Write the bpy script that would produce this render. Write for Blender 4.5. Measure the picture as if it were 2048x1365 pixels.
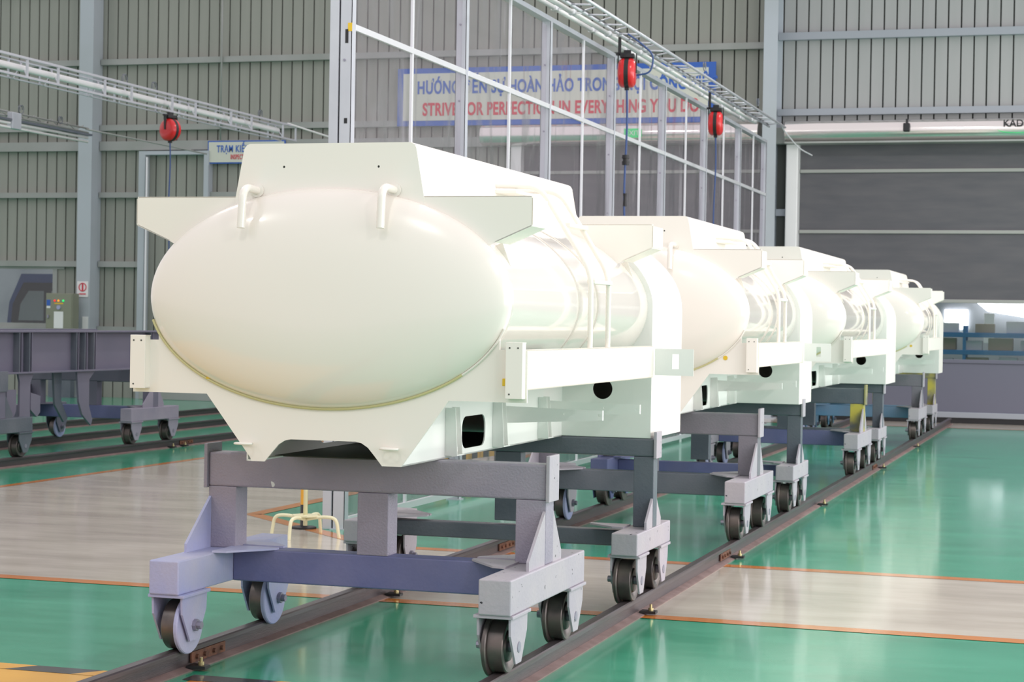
import bpy, bmesh, math, random
from mathutils import Vector, Matrix
from mathutils.geometry import tessellate_polygon
random.seed(7)
for o in list(bpy.data.objects): bpy.data.objects.remove(o)
S = bpy.context.scene
COL = S.collection
PI = math.pi

# ------------------------------------------------------------------ camera
cam = bpy.data.cameras.new('camera'); co = bpy.data.objects.new('camera', cam); COL.objects.link(co)
cam.sensor_width = 36; cam.lens = 67.86; cam.clip_end = 300
Rm = Matrix(((0.9561074, -0.01912366, 0.29239173), (0.29252596, 0.00458233, -0.9562466), (0.0169471, 0.99980663, 0.00997537)))
co.matrix_world = Matrix.Translation((0, 0, 2.0)) @ Rm.to_4x4()
cam.dof.use_dof = True; cam.dof.focus_distance = 11.0; cam.dof.aperture_fstop = 7.0
S.camera = co
# ------------------------------------------------------------------ light
S.view_settings.view_transform = 'Standard'; S.view_settings.look = 'None'
S.view_settings.gamma = 1; S.view_settings.use_curve_mapping = False
S.view_settings.exposure = 0.0
W = bpy.data.worlds.new('world'); S.world = W; W.use_nodes = True
W.node_tree.nodes['Background'].inputs[0].default_value = (1.0, 0.955, 0.985, 1)
W.node_tree.nodes['Background'].inputs[1].default_value = 0.90

def area(name, loc, rot, sx, sy, power, col=(1, 1, 1)):
    l = bpy.data.lights.new(name, 'AREA'); l.shape = 'RECTANGLE'; l.size = sx; l.size_y = sy; l.energy = power; l.color = col
    o = bpy.data.objects.new(name, l); COL.objects.link(o); o.location = loc; o.rotation_euler = rot
    return o
# the open, daylit side of the hall to the right
area('daylight_opening', (9.5, 21, 4.2), (0, math.radians(90), 0), 5.5, 39, 2600, (1, .975, .985))
# high bay lamps under the roof
for lx, lp in ((-11, 130), (-3.5, 130), (5.5, 300)):
    for ly in (3, 13, 23, 33):
        area('high_bay_lamp', (lx, ly, 9.3), (0, 0, 0), .35, 1.5, lp, (1, .985, .95))

# ------------------------------------------------------------------ materials
def mat(name, col, rough=.5, metal=0, col2=None, scale=3, bump=0, bscale=40, coat=0, detail=4, col3=None, stretch=None, spec=None, emit=0, sharp=.15, speck=None):
    m = bpy.data.materials.new(name); m.use_nodes = True; N = m.node_tree.nodes; L = m.node_tree.links
    b = N['Principled BSDF']; b.inputs['Base Color'].default_value = (*col, 1)
    b.inputs['Roughness'].default_value = rough; b.inputs['Metallic'].default_value = metal
    if coat: b.inputs['Coat Weight'].default_value = coat; b.inputs['Coat Roughness'].default_value = .06
    if spec is not None: b.inputs['Specular IOR Level'].default_value = spec
    if emit: b.inputs['Emission Color'].default_value = (*col, 1); b.inputs['Emission Strength'].default_value = emit
    tc = N.new('ShaderNodeTexCoord'); mp = N.new('ShaderNodeMapping'); L.new(tc.outputs['Object'], mp.inputs[0])
    if stretch: mp.inputs['Scale'].default_value = stretch
    if col2:
        n = N.new('ShaderNodeTexNoise'); n.inputs['Scale'].default_value = scale; n.inputs['Detail'].default_value = detail
        L.new(mp.outputs[0], n.inputs['Vector'])
        r = N.new('ShaderNodeValToRGB'); L.new(n.outputs[0], r.inputs[0]); L.new(r.outputs[0], b.inputs['Base Color'])
        r.color_ramp.elements[0].position = .5 - sharp; r.color_ramp.elements[0].color = (*col, 1)
        r.color_ramp.elements[1].position = .5 + sharp; r.color_ramp.elements[1].color = (*col2, 1)
        if col3:
            e = r.color_ramp.elements.new(.5 + sharp + .12); e.color = (*col3, 1)
    if speck:
        ns = N.new('ShaderNodeTexNoise'); ns.inputs['Scale'].default_value = speck[1]; ns.inputs['Detail'].default_value = 2; L.new(mp.outputs[0], ns.inputs['Vector'])
        rs = N.new('ShaderNodeMapRange'); rs.inputs['From Min'].default_value = speck[2]; rs.inputs['From Max'].default_value = speck[2] + .015; L.new(ns.outputs[0], rs.inputs[0])
        mx = N.new('ShaderNodeMixRGB'); mx.inputs[2].default_value = (*speck[0], 1); L.new(rs.outputs[0], mx.inputs[0])
        src = b.inputs['Base Color'].links[0].from_socket if b.inputs['Base Color'].links else None
        if src: L.new(src, mx.inputs[1])
        else: mx.inputs[1].default_value = (*col, 1)
        L.new(mx.outputs[0], b.inputs['Base Color'])
    if bump:
        n2 = N.new('ShaderNodeTexNoise'); n2.inputs['Scale'].default_value = bscale; L.new(mp.outputs[0], n2.inputs['Vector'])
        bp = N.new('ShaderNodeBump'); bp.inputs['Strength'].default_value = bump; bp.inputs['Distance'].default_value = .02
        L.new(n2.outputs[0], bp.inputs['Height']); L.new(bp.outputs[0], b.inputs['Normal'])
    return m
M = {}
M['tank'] = mat('cream_gloss_paint', (.88, .82, .755), .22, coat=.8)
M['tank2'] = mat('greenish_white_gloss_paint', (.79, .80, .77), .45, spec=.25)
M['satin'] = mat('cream_satin_paint', (.87, .825, .765), .42, spec=.25)
M['seal'] = mat('yellowish_sealant', (.62, .57, .30), .5)
M['purple'] = mat('purple_grey_primer', (.265, .245, .32), .42, col2=(.35, .31, .38), scale=2.2, bump=.22, bscale=75, sharp=.2, col3=(.33, .24, .25), speck=((.75, .75, .75), 9, .74))
M['lav'] = mat('lavender_primer', (.44, .44, .58), .5, col2=(.35, .38, .63), scale=3, bump=.12, bscale=50, sharp=.2)
M['bluep'] = mat('blue_primer', (.075, .10, .27), .45, col2=(.19, .19, .33), scale=1.6, bump=.08, sharp=.25)
M['slate'] = mat('slate_grey_primer', (.085, .105, .135), .4, col2=(.15, .16, .19), scale=2, bump=.12, bscale=50, sharp=.2)
M['grey'] = mat('mid_grey_primer', (.16, .165, .19), .42, col2=(.22, .20, .24), scale=2.5, bump=.15, bscale=60, sharp=.2)
M['lgrey'] = mat('side_lit_grey_primer', (.40, .37, .43), .5, col2=(.45, .415, .45), scale=4, bump=.12, sharp=.2, speck=((.03, .03, .04), 26, .72))  # trolley side primer, its colour lightened for the light from the right
M['sky'] = mat('sky_blue_primer', (.10, .28, .46), .45, col2=(.20, .24, .34), scale=1.5, sharp=.2)
M['yel'] = mat('yellow_oversprayed_primer', (.15, .16, .17), .45, col2=(.55, .47, .08), scale=3, sharp=.12)
M['wheel'] = mat('dark_wheel_steel', (.09, .08, .08), .38, .6, col2=(.16, .13, .12), scale=8)
M['bolt'] = mat('dull_bolt_steel', (.30, .29, .36), .4, .5)
M['brass'] = mat('brass_bolt', (.55, .47, .25), .3, .8)
M['rail'] = mat('worn_rail_steel', (.085, .075, .085), .42, .5, col2=(.13, .10, .10), scale=3, stretch=(6, .35, 6), bump=.1, sharp=.2)
M['railfoot'] = mat('rust_pink_rail_foot', (.25, .175, .165), .7, .1, col2=(.19, .13, .12), scale=8)
M['railtop'] = mat('polished_rail_head', (.12, .105, .115), .38, .6, col2=(.09, .07, .07), scale=5, stretch=(8, .4, 8))
M['rust'] = mat('rusty_joint_plate', (.20, .085, .05), .8, .2, col2=(.10, .05, .035), scale=20)
M['black'] = mat('black_rubber', (.012, .012, .014), .5)
M['steelW'] = mat('galvanised_profile', (.55, .57, .62), .38, .25, col2=(.50, .52, .57), scale=2)
M['alu'] = mat('bright_aluminium', (.78, .79, .82), .3, .35)
M['galv'] = mat('galvanised_truss', (.60, .61, .66), .38, .35)
M['pvc'] = mat('white_conduit', (.80, .80, .80), .3)
M['wallp'] = mat('grey_green_wall_sheet', (.285, .295, .26), .55, col2=(.32, .325, .29), scale=1.1, stretch=(5, 1, .4), sharp=.25)
M['wallr'] = mat('wall_sheet_lit_side', (.34, .355, .35), .5, col2=(.38, .385, .385), scale=1.1, stretch=(5, 1, .4), sharp=.25)  # same sheeting; the stronger light on the right is put into its colour
M['groove'] = mat('dark_seam_and_shade', (.05, .055, .05), .7)  # dark for wall seams, and for the shade inside the tank frame
M['girt'] = mat('galvanised_girt', (.30, .32, .30), .45, .2, col2=(.36, .37, .36), scale=1)
M['girtr'] = mat('bluish_galvanised_girt', (.33, .36, .40), .45, .2)
M['column'] = mat('grey_blue_column_paint', (.42, .46, .49), .5, col2=(.46, .50, .55), scale=.5)
M['shutter'] = mat('charcoal_shutter_fabric', (.092, .093, .105), .6, col2=(.115, .112, .122), scale=2, bump=.05, stretch=(.5, 1, 3))
M['stripe'] = mat('pale_shutter_batten', (.34, .35, .33), .45)
M['lowshut'] = mat('blue_grey_shutter_bottom', (.135, .14, .185), .5)
M['housing'] = mat('stainless_housing', (.80, .76, .74), .16, .85)
M['glass'] = mat('vision_panel', (.8, .85, .9), .08)
M['red'] = mat('red_reel_plastic', (.62, .008, .012), .3, coat=.4)
M['bluehose'] = mat('blue_hose', (.02, .06, .20), .4)
M['signw'] = mat('cream_sign_face', (.62, .64, .56), .5)
M['signb'] = mat('sign_blue', (.03, .12, .48), .5)
M['signr'] = mat('sign_red', (.62, .03, .06), .5)
M['white'] = mat('white_plate', (.8, .8, .8), .5)
M['chassis'] = mat('violet_grey_chassis_paint', (.145, .14, .195), .5, col2=(.17, .16, .215), scale=1, bump=.05)
M['cab'] = mat('olive_grey_cabinet', (.24, .25, .19), .45)
M['yellow'] = mat('yellow_plastic', (.75, .50, .03), .5)
M['creampipe'] = mat('cream_pipe', (.78, .74, .50), .35)
M['truckb'] = mat('truck_blue', (.04, .12, .42), .3, coat=.5)
M['truckw'] = mat('truck_bumper', (.42, .42, .42), .4)
M['darkglass'] = mat('dark_window_glass', (.02, .03, .04), .08)
M['rackb'] = mat('blue_rack_paint', (.04, .24, .50), .5)
M['carton'] = mat('carton_board', (.45, .38, .28), .8)
M['farwall'] = mat('far_wall', (.28, .30, .33), .7, col2=(.42, .43, .46), scale=.6)
for k, c in (('lr', (1, .03, .03)), ('lo', (1, .35, .03)), ('lg', (.02, .9, .2))): M[k] = mat('pilot_lamp_' + k, c, .4, emit=.8)
M['lamp'] = mat('bright_lamp', (1, 1, 1), .4, emit=6)
M['exitg'] = mat('lit_green_sign', (.01, .45, .12), .4, emit=.6)

def film():
    m = bpy.data.materials.new('clear_plastic_film'); m.use_nodes = True; N = m.node_tree.nodes; L = m.node_tree.links
    N.remove(N['Principled BSDF']); out = N['Material Output']
    t = N.new('ShaderNodeBsdfTransparent'); t.inputs[0].default_value = (.84, .82, .86, 1)
    g = N.new('ShaderNodeBsdfGlossy'); g.inputs['Roughness'].default_value = .2; g.inputs[0].default_value = (.7, .68, .7, 1)
    d = N.new('ShaderNodeBsdfDiffuse'); d.inputs[0].default_value = (.62, .57, .61, 1)
    n = N.new('ShaderNodeTexNoise'); n.inputs['Scale'].default_value = 1.3; n.inputs['Distortion'].default_value = 1.6; n.inputs['Detail'].default_value = 3
    tc = N.new('ShaderNodeTexCoord'); mp = N.new('ShaderNodeMapping'); mp.inputs['Scale'].default_value = (1, 1.6, .35)
    L.new(tc.outputs['Object'], mp.inputs[0]); L.new(mp.outputs[0], n.inputs['Vector'])
    bp = N.new('ShaderNodeBump'); bp.inputs['Strength'].default_value = .25; bp.inputs['Distance'].default_value = .05
    L.new(n.outputs[0], bp.inputs['Height']); L.new(bp.outputs[0], g.inputs['Normal'])
    m1 = N.new('ShaderNodeMixShader'); m1.inputs[0].default_value = .13; L.new(t.outputs[0], m1.inputs[1]); L.new(d.outputs[0], m1.inputs[2])
    fr_ = N.new('ShaderNodeMapRange'); fr_.inputs['From Min'].default_value = .48; fr_.inputs['From Max'].default_value = .66; fr_.inputs['To Min'].default_value = .0; fr_.inputs['To Max'].default_value = .55; L.new(n.outputs[0], fr_.inputs[0])
    m2 = N.new('ShaderNodeMixShader'); L.new(fr_.outputs[0], m2.inputs[0]); L.new(m1.outputs[0], m2.inputs[1]); L.new(g.outputs[0], m2.inputs[2])
    L.new(m2.outputs[0], out.inputs[0]); return m
M['film'] = film()
def clear():
    m = bpy.data.materials.new('clear_pane'); m.use_nodes = True; N = m.node_tree.nodes; L = m.node_tree.links
    N.remove(N['Principled BSDF']); t = N.new('ShaderNodeBsdfTransparent'); t.inputs[0].default_value = (.88, .9, .92, 1)
    g = N.new('ShaderNodeBsdfGlossy'); g.inputs['Roughness'].default_value = .1
    x = N.new('ShaderNodeMixShader'); x.inputs[0].default_value = .05; L.new(t.outputs[0], x.inputs[1]); L.new(g.outputs[0], x.inputs[2]); L.new(x.outputs[0], N['Material Output'].inputs[0]); return m
M['pane'] = clear()

def epoxy(name, c1, c2, r0=.13, r1=.32):
    m = bpy.data.materials.new(name); m.use_nodes = True; N = m.node_tree.nodes; L = m.node_tree.links
    b = N['Principled BSDF']; tc = N.new('ShaderNodeTexCoord'); mp = N.new('ShaderNodeMapping'); mp.inputs['Scale'].default_value = (.6, 2.2, 1)
    L.new(tc.outputs['Object'], mp.inputs[0])
    n = N.new('ShaderNodeTexNoise'); n.inputs['Scale'].default_value = 1.1; n.inputs['Detail'].default_value = 8; n.inputs['Roughness'].default_value = .6
    L.new(mp.outputs[0], n.inputs['Vector'])
    r = N.new('ShaderNodeValToRGB'); r.color_ramp.elements[0].position = .3; r.color_ramp.elements[1].position = .7
    r.color_ramp.elements[0].color = (*c1, 1); r.color_ramp.elements[1].color = (*c2, 1)
    L.new(n.outputs[0], r.inputs[0]); L.new(r.outputs[0], b.inputs['Base Color'])
    mr = N.new('ShaderNodeMapRange'); mr.inputs['To Min'].default_value = r0; mr.inputs['To Max'].default_value = r1
    L.new(n.outputs[0], mr.inputs[0]); L.new(mr.outputs[0], b.inputs['Roughness'])
    n3 = N.new('ShaderNodeTexNoise'); n3.inputs['Scale'].default_value = 2.4; n3.inputs['Detail'].default_value = 3; L.new(mp.outputs[0], n3.inputs['Vector'])
    bp = N.new('ShaderNodeBump'); bp.inputs['Strength'].default_value = .10; bp.inputs['Distance'].default_value = .02
    L.new(n3.outputs[0], bp.inputs['Height']); L.new(bp.outputs[0], b.inputs['Normal'])
    b.inputs['Coat Weight'].default_value = .45; b.inputs['Coat Roughness'].default_value = .09
    return m
M['green'] = epoxy('green_epoxy', (.035, .315, .18), (.055, .40, .24))
M['cream'] = epoxy('cream_epoxy', (.50, .44, .365), (.62, .565, .48))
M['orange'] = epoxy('orange_line_paint', (.62, .20, .035), (.68, .24, .04))
M['hazy'] = epoxy('hazard_yellow_paint', (.70, .33, .02), (.80, .42, .03), .3, .5)
M['hazk'] = epoxy('hazard_black_paint', (.015, .015, .015), (.03, .03, .03), .3, .5)

# ------------------------------------------------------------------ mesh builder
class MB:
    def __init__(s): s.v = []; s.f = []; s.m = []; s.cm = 0; s.sm = set()
    def add(s, vs, fs, smooth=False):
        k = len(s.v); s.v += [tuple(p) for p in vs]
        for f in fs:
            if smooth: s.sm.add(len(s.f))
            s.f.append(tuple(k + i for i in f)); s.m.append(s.cm)
        return s
    def box(s, x0, x1, y0, y1, z0, z1, c=.0):
        if c:
            c = min(c, (x1-x0)*.3, (y1-y0)*.3, (z1-z0)*.3)
            bm = bmesh.new(); bmesh.ops.create_cube(bm, size=1)
            for v in bm.verts: v.co = Vector(((x0+x1)/2+v.co.x*(x1-x0), (y0+y1)/2+v.co.y*(y1-y0), (z0+z1)/2+v.co.z*(z1-z0)))
            bmesh.ops.bevel(bm, geom=bm.edges[:], offset=c, segments=2, affect='EDGES', profile=.5)
            bm.verts.index_update(); s.add([v.co[:] for v in bm.verts], [[v.index for v in f.verts] for f in bm.faces]); bm.free(); return s
        vs = [(x, y, z) for x in (x0, x1) for y in (y0, y1) for z in (z0, z1)]
        return s.add(vs, [(0, 1, 3, 2), (4, 6, 7, 5), (0, 4, 5, 1), (2, 3, 7, 6), (0, 2, 6, 4), (1, 5, 7, 3)])
    def prism(s, poly, a, b, ax='y', holes=()):
        """extrude a polygon (with optional holes) given in the plane across axis ax between a and b"""
        def P(p, t): return {'y': (p[0], t, p[1]), 'x': (t, p[0], p[1]), 'z': (p[0], p[1], t)}[ax]
        loops = [list(poly)] + [list(h) for h in holes]
        flat = [p for l in loops for p in l]; n = len(flat)
        tris = tessellate_polygon([[Vector((p[0], p[1], 0)) for p in l] for l in loops])
        vs = [P(p, a) for p in flat] + [P(p, b) for p in flat]
        fs = [tuple(t) for t in tris] + [tuple(n + i for i in reversed(t)) for t in tris]
        k = 0
        for l in loops:
            for i in range(len(l)):
                j = (i + 1) % len(l); fs.append((k+i, k+j, n+k+j, n+k+i))
            k += len(l)
        return s.add(vs, fs)
    def tube(s, path, r, n=12, cap=True, smooth=True):
        path = [Vector(p) for p in path]; rings = []; up = Vector((0, 0, 1)); prev = None
        for i, p in enumerate(path):
            if i == 0: t = path[1] - p
            elif i == len(path) - 1: t = p - path[-2]
            else: t = (path[i+1] - p).normalized() + (p - path[i-1]).normalized()
            t.normalize()
            if prev is None:
                a = up.cross(t)
                if a.length < .1: a = Vector((1, 0, 0)).cross(t)
            else: a = prev - t * prev.dot(t)
            a.normalize(); b = t.cross(a); prev = a
            rr = r[i] if isinstance(r, (list, tuple)) else r
            rings.append([p + a * rr * math.cos(2*PI*k/n) + b * rr * math.sin(2*PI*k/n) for k in range(n)])
        k0 = len(s.v); vs = [q for rg in rings for q in rg]; fs = []
        for i in range(len(rings) - 1):
            for k in range(n):
                fs.append((i*n+k, i*n+(k+1) % n, (i+1)*n+(k+1) % n, (i+1)*n+k))
        s.add(vs, fs, smooth)
        if cap:
            s.add(rings[0][::-1], [tuple(range(n))]); s.add(rings[-1], [tuple(range(n))])
        return s
    def lathe(s, prof, c, ax='x', n=36, smooth=True):
        vs = []; fs = []; m = len(prof)
        for k in range(n):
            a = 2*PI*k/n; ca, sa = math.cos(a), math.sin(a)
            for (t, r) in prof:
                vs.append({'x': (c[0]+t, c[1]+r*ca, c[2]+r*sa), 'y': (c[0]+r*ca, c[1]+t, c[2]+r*sa), 'z': (c[0]+r*ca, c[1]+r*sa, c[2]+t)}[ax])
        for k in range(n):
            for i in range(m-1): fs.append((k*m+i, k*m+i+1, ((k+1) % n)*m+i+1, ((k+1) % n)*m+i))
        return s.add(vs, fs, smooth)
    def build(s, name, mats, parent=None, **tags):
        me = bpy.data.meshes.new(name); me.from_pydata(s.v, [], s.f)
        for m in (mats if isinstance(mats, (list, tuple)) else [mats]): me.materials.append(M[m])
        bm = bmesh.new(); bm.from_mesh(me); bm.faces.ensure_lookup_table()
        for i, f in enumerate(bm.faces): f.material_index = s.m[i]; f.smooth = i in s.sm
        bmesh.ops.remove_doubles(bm, verts=bm.verts[:], dist=1e-5)
        bmesh.ops.recalc_face_normals(bm, faces=bm.faces[:])
        for e in bm.edges:
            if len(e.link_faces) == 2 and e.calc_face_angle(0) > .6: e.smooth = False
        bm.to_mesh(me); bm.free()
        o = bpy.data.objects.new(name, me); COL.objects.link(o)
        if parent: o.parent = parent
        for k, v in tags.items(): o[k] = v
        return o
def B(x0, x1, y0, y1, z0, z1, c=0): return MB().box(x0, x1, y0, y1, z0, z1, c)
def empty(name, loc, label, cat, group=None, rz=0):
    o = bpy.data.objects.new(name, None); COL.objects.link(o); o.empty_display_size = .2
    o.location = loc; o.rotation_euler.z = rz; o['label'] = label; o['category'] = cat
    if group: o['group'] = group
    return o
def tag(o, label, cat, group=None):
    o['label'] = label; o['category'] = cat
    if group: o['group'] = group
    return o
def copy_tree(o, parent=None):
    c = o.copy(); COL.objects.link(c); c.parent = parent
    for ch in list(o.children): copy_tree(ch, c)
    return c
def circle(cx, cy, r, n=28, r2=None): return [(cx + r*math.cos(2*PI*k/n), cy + (r2 or r)*math.sin(2*PI*k/n)) for k in range(n)]
def rrect(x0, x1, y0, y1, r, n=5):
    p = []
    for cx, cy, a0 in ((x1-r, y1-r, 0), (x0+r, y1-r, 90), (x0+r, y0+r, 180), (x1-r, y0+r, 270)):
        for k in range(n+1):
            a = math.radians(a0 + 90*k/n); p.append((cx + r*math.cos(a), cy + r*math.sin(a)))
    return p
def bend(pts, r, n=6):
    """round the inner corners of a polyline"""
    pts = [Vector(p) for p in pts]; out = [pts[0]]
    for i in range(1, len(pts)-1):
        a = (pts[i-1]-pts[i]); b = (pts[i+1]-pts[i]); rr = min(r, a.length*.45, b.length*.45)
        p0 = pts[i] + a.normalized()*rr; p2 = pts[i] + b.normalized()*rr
        for k in range(n+1):
            t = k/n; out.append(p0*(1-t)**2 + pts[i]*2*t*(1-t) + p2*t*t)
    out.append(pts[-1]); return out
def text(body, size, mat_, loc, parent, align='LEFT', ext=.004, sx=1.0, sp=1.0, name='lettering', bold=.0, rot=(PI/2, 0, 0)):
    cu = bpy.data.curves.new(name, 'FONT'); cu.body = body; cu.size = size; cu.extrude = ext; cu.align_x = align; cu.offset = bold; cu.space_character = sp
    t = bpy.data.objects.new(name, cu); COL.objects.link(t)
    dg = bpy.context.evaluated_depsgraph_get(); dg.update()
    me = bpy.data.meshes.new_from_object(t.evaluated_get(dg)); bpy.data.objects.remove(t)
    me.materials.clear(); me.materials.append(M[mat_])
    me.transform(Matrix.Diagonal((sx, 1, 1, 1))); me.name = name
    o = bpy.data.objects.new(name, me); COL.objects.link(o); o.parent = parent; o.location = loc; o.rotation_euler = rot
    return o

# ------------------------------------------------------------------ floor
f = MB(); f.box(-54, 14, -6, 62, -.2, 0)
def quad(pts, z, mi):
    f.cm = mi; f.add([(x, y, z) for x, y in pts], [tuple(range(len(pts)))]); f.cm = 0
def strip(p, q, w, z, mi):
    p = Vector(p); q = Vector(q); d = (q-p).normalized(); n = Vector((-d.y, d.x))*w/2
    quad([tuple(p-n), tuple(q-n), tuple(q+n), tuple(p+n)], z, mi)
quad([(-12.1, 12.95), (14, 12.6), (14, 15.6), (-6.1, 15.9), (-8.16, 17.89), (-8.1, 38), (-12.1, 38)], .0015, 1)
quad([(-12.1, 12.95), (-12.1, 6), (-20, 6), (-20, 12.95)], .0015, 0)
quad([(-14, 40.0), (14, 40.0), (14, 42), (-14, 42)], .0015, 1)
L1 = [(-12.1, 12.87), (-3, 12.87), (14, 12.4)]
for a, b in zip(L1, L1[1:]): strip(a, b, .17, .003, 2)
L2 = [(14, 15.5), (-6.1, 15.92), (-8.2, 17.95), (-8.1, 38)]
for a, b in zip(L2, L2[1:]): strip(a, b, .17, .003, 2)
strip((-12.1, 12.87), (-12.1, 38), .13, .003, 2); strip((-14, 39.9), (14, 39.9), .12, .003, 2)
# hazard border by the pit cover at the front
quad([(-9, 6), (-5.15, 6), (-5.15, 9.52), (-9, 9.52)], .0015, 3)
quad([(-4.75, 8.0), (-3.9, 8.0), (-3.9, 9.6), (-4.75, 9.6)], .0015, 2)
def blocks(x0, x1, y0, y1, w):
    x = x0; i = 0
    while x < x1 - .01:
        e = min(x+w, x1); s_ = .12
        quad([(x, y0), (e, y0), (e+s_*(e < x1-.01), y1), (x+s_*(i > 0), y1)], .003, 3 if i % 2 else 4); x = e; i += 1
blocks(-6.7, -5.15, 9.52, 9.68, .42); blocks(-4.80, -3.3, 9.60, 9.76, .40)
f.build('floor', ['green', 'cream', 'orange', 'hazy', 'hazk'], kind='structure')

# ------------------------------------------------------------------ back wall
YW = 42.0
def sheet(x0, x1, z0, z1, mk, mb):
    """vertical sheeting with deep narrow seams every 0.27 m"""
    P = .27; k0 = math.floor(x0/P); x = x0
    pts = []
    k = k0
    while True:
        a, b = k*P + .0, k*P + P - .032
        for (u, v, d) in ((a, b, 0.0), (b, b + .032, .07)):
            u2, v2 = max(u, x0), min(v, x1)
            if u2 < v2:
                mb.cm = 0 if d == 0 else 1
                mb.add([(u2, YW+d, z0), (v2, YW+d, z0), (v2, YW+d, z1), (u2, YW+d, z1)], [(0, 1, 2, 3)])
                if d:
                    mb.cm = 0
                    for q in (u2, v2): mb.add([(q, YW, z0), (q, YW+d, z0), (q, YW+d, z1), (q, YW, z1)], [(0, 1, 2, 3)])
        if b + .032 >= x1: break
        k += 1
    mb.cm = 0
w = MB()
for (a, b, c, d) in ((-34, -26.5, 0, 11), (-26.5, -24.3, 0, 1.67), (-26.5, -24.3, 3.2, 11), (-24.3, -7.0, 0, 11)): sheet(a, b, c, d, 0, w)
wl = w.build('wall_back', ['wallp', 'groove'], kind='structure')
w = MB(); sheet(-7.0, -6.35, 0, 11, 0, w); sheet(-6.35, 12, 5.95, 11, 0, w); sheet(8, 12, 0, 5.95, 0, w)
w.build('wall_back_right', ['wallr', 'groove'], kind='structure')
tn = [0]
def trim(mb, mk):
    tn[0] += 1; return mb.build('trim_%d' % tn[0], mk, kind='structure')
def girt(x0, x1, z0, z1, mk='girt'):
    # channel section: web facing the hall, small lips
    mb = MB().box(x0, x1, YW-.16, YW-.15, z0, z1).box(x0, x1, YW-.15, YW, z1-.01, z1).box(x0, x1, YW-.15, YW, z0, z0+.01)
    trim(mb, mk)
for z0, z1 in ((8.05, 8.19), (6.46, 6.60), (5.98, 6.20), (4.84, 4.97), (3.16, 3.30)):
    girt(-34, -23.74, z0, z1)
    girt(-23.33, -22.22 if z1 < 6 else -7.15, z0, z1)
girt(-23.33, -22.22, 1.60, 1.72); girt(-34, -24, 1.55, 1.67); girt(-20.4, -12.9, 4.84, 4.97)
girt(-6.85, 12, 8.22, 8.38, 'girtr'); girt(-6.85, 12, 6.58, 6.72, 'girtr'); girt(-34, -7.15, 9.9, 10.05); girt(-6.85, 12, 9.9, 10.05, 'girtr')
girt(-6.85, -6.6, 4.4, 4.55, 'girtr')
def column(x0, x1, y0, mk='column'):
    mb = MB().box(x0, x1, y0, y0+.02, 0, 11).box(x0, x1, YW-.03, YW-.01, 0, 11).box((x0+x1)/2-.01, (x0+x1)/2+.01, y0+.02, YW-.03, 0, 11)
    # base plate
    mb.box(x0-.04, x1+.04, y0-.05, YW-.01, 0, .03); trim(mb, mk)
trim(MB().box(-23.72, -23.35, 41.5, 41.98, 0, 11, .006).box(-23.76, -23.31, 41.46, 41.98, 0, .03), 'column'); column(-7.08, -6.78, 41.3)
# door frame in the wall left of the inspection sign
trim(MB().box(-22.22, -22.05, 41.75, 41.99, 0, 5.95).box(-20.5, -20.38, 41.75, 41.99, 0, 5.95).box(-22.05, -20.5, 41.75, 41.99, 5.86, 5.95), 'column')
trim(MB().box(-22.0, -21.96, 41.7, 41.75, 0, 5.8), 'alu')
# diagonal brace wires on the upper wall
for (xa, za, xb, zb) in ((-20.1, 10.9, -20.1, 6.2),):
    trim(MB().tube([(xa, 41.8, za), (xb, 41.8, zb)], .02, 8), 'girt')
# window
fr = MB()
for b_ in ((-26.5, -24.3, 41.94, 42.06, 1.67, 1.77), (-26.5, -24.3, 41.94, 42.06, 3.1, 3.2), (-24.62, -24.5, 41.94, 42.06, 1.77, 3.1)): fr.box(*b_)
fo = fr.build('window_1', 'girt', kind='structure')
B(-26.5, -24.6, 42.0, 42.01, 1.77, 3.1).build('pane', 'pane', fo)
B(-24.5, -24.3, 41.98, 42.02, 1.77, 3.1).build('side_panel', 'wallp', fo)

# roller door
dr = MB().box(-6.35, 8, 42.0, 42.03, 2.56, 6.0).build('door_1', 'shutter', kind='structure')
B(-6.35, 8, 41.98, 42.04, 0.16, 1.33).build('bottom_panel', 'lowshut', dr)
B(-6.35, 8, 42.0, 42.01, 1.33, 2.56).build('vision_panel', 'pane', dr)
mb = MB()
for z in (5.34, 4.03, 2.56): mb.box(-6.35, 8, 41.95, 42.0, z, z+.075, .01)
mb.build('batten', 'stripe', dr)
B(-6.35, 8, 41.95, 42.02, 1.28, 1.36, .01).build('batten', 'lowshut', dr); B(-6.35, 8, 41.94, 42.04, .12, .24, .01).build('bottom_bar', 'girtr', dr)
B(-6.35, 8, 41.97, 42.02, .0, .12).build('rubber_seal', 'black', dr)
mb = MB().box(-6.62, -6.36, 41.7, 42.0, 0, 5.98, .02); mb.build('side_guide', 'pvc', dr)
d2 = MB().box(-12.6, -7.2, 41.90, 41.93, 0.1, 6.0).build('door_2', 'shutter', kind='structure')
for z in (5.34, 4.03, 2.56): B(-12.6, -7.2, 41.86, 41.90, z, z+.075, .01).build('batten', 'stripe', d2)
B(-12.85, -12.6, 41.66, 41.96, 0, 5.98, .02).build('side_guide', 'pvc', d2)
MB().lathe([(0, 0), (0, .23), (6.3, .23), (6.3, 0)], (-13.5, 41.60, 6.2), 'x', 40).build('roller_housing', 'housing', d2)
B(-6.84, -6.62, 41.9, 41.98, 0, 6.0).build('dark_cover', 'groove', dr)
B(-6.9, -6.55, 41.65, 41.98, 5.95, 6.3, .01).build('end_box', 'girt', dr)
mb = MB().lathe([(0, 0), (0, .23), (14.6, .23), (14.6, 0)], (-6.62, 41.62, 6.2), 'x', 40)
hs = mb.build('roller_housing', 'housing', dr)
B(-6.62, 8, 41.42, 41.86, 5.93, 5.975, .01).build('housing_lip', 'girt', dr)
text('KADO', .19, 'black', (-2.06, 41.37, 6.24), dr, bold=.004, sx=1.05)
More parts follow.
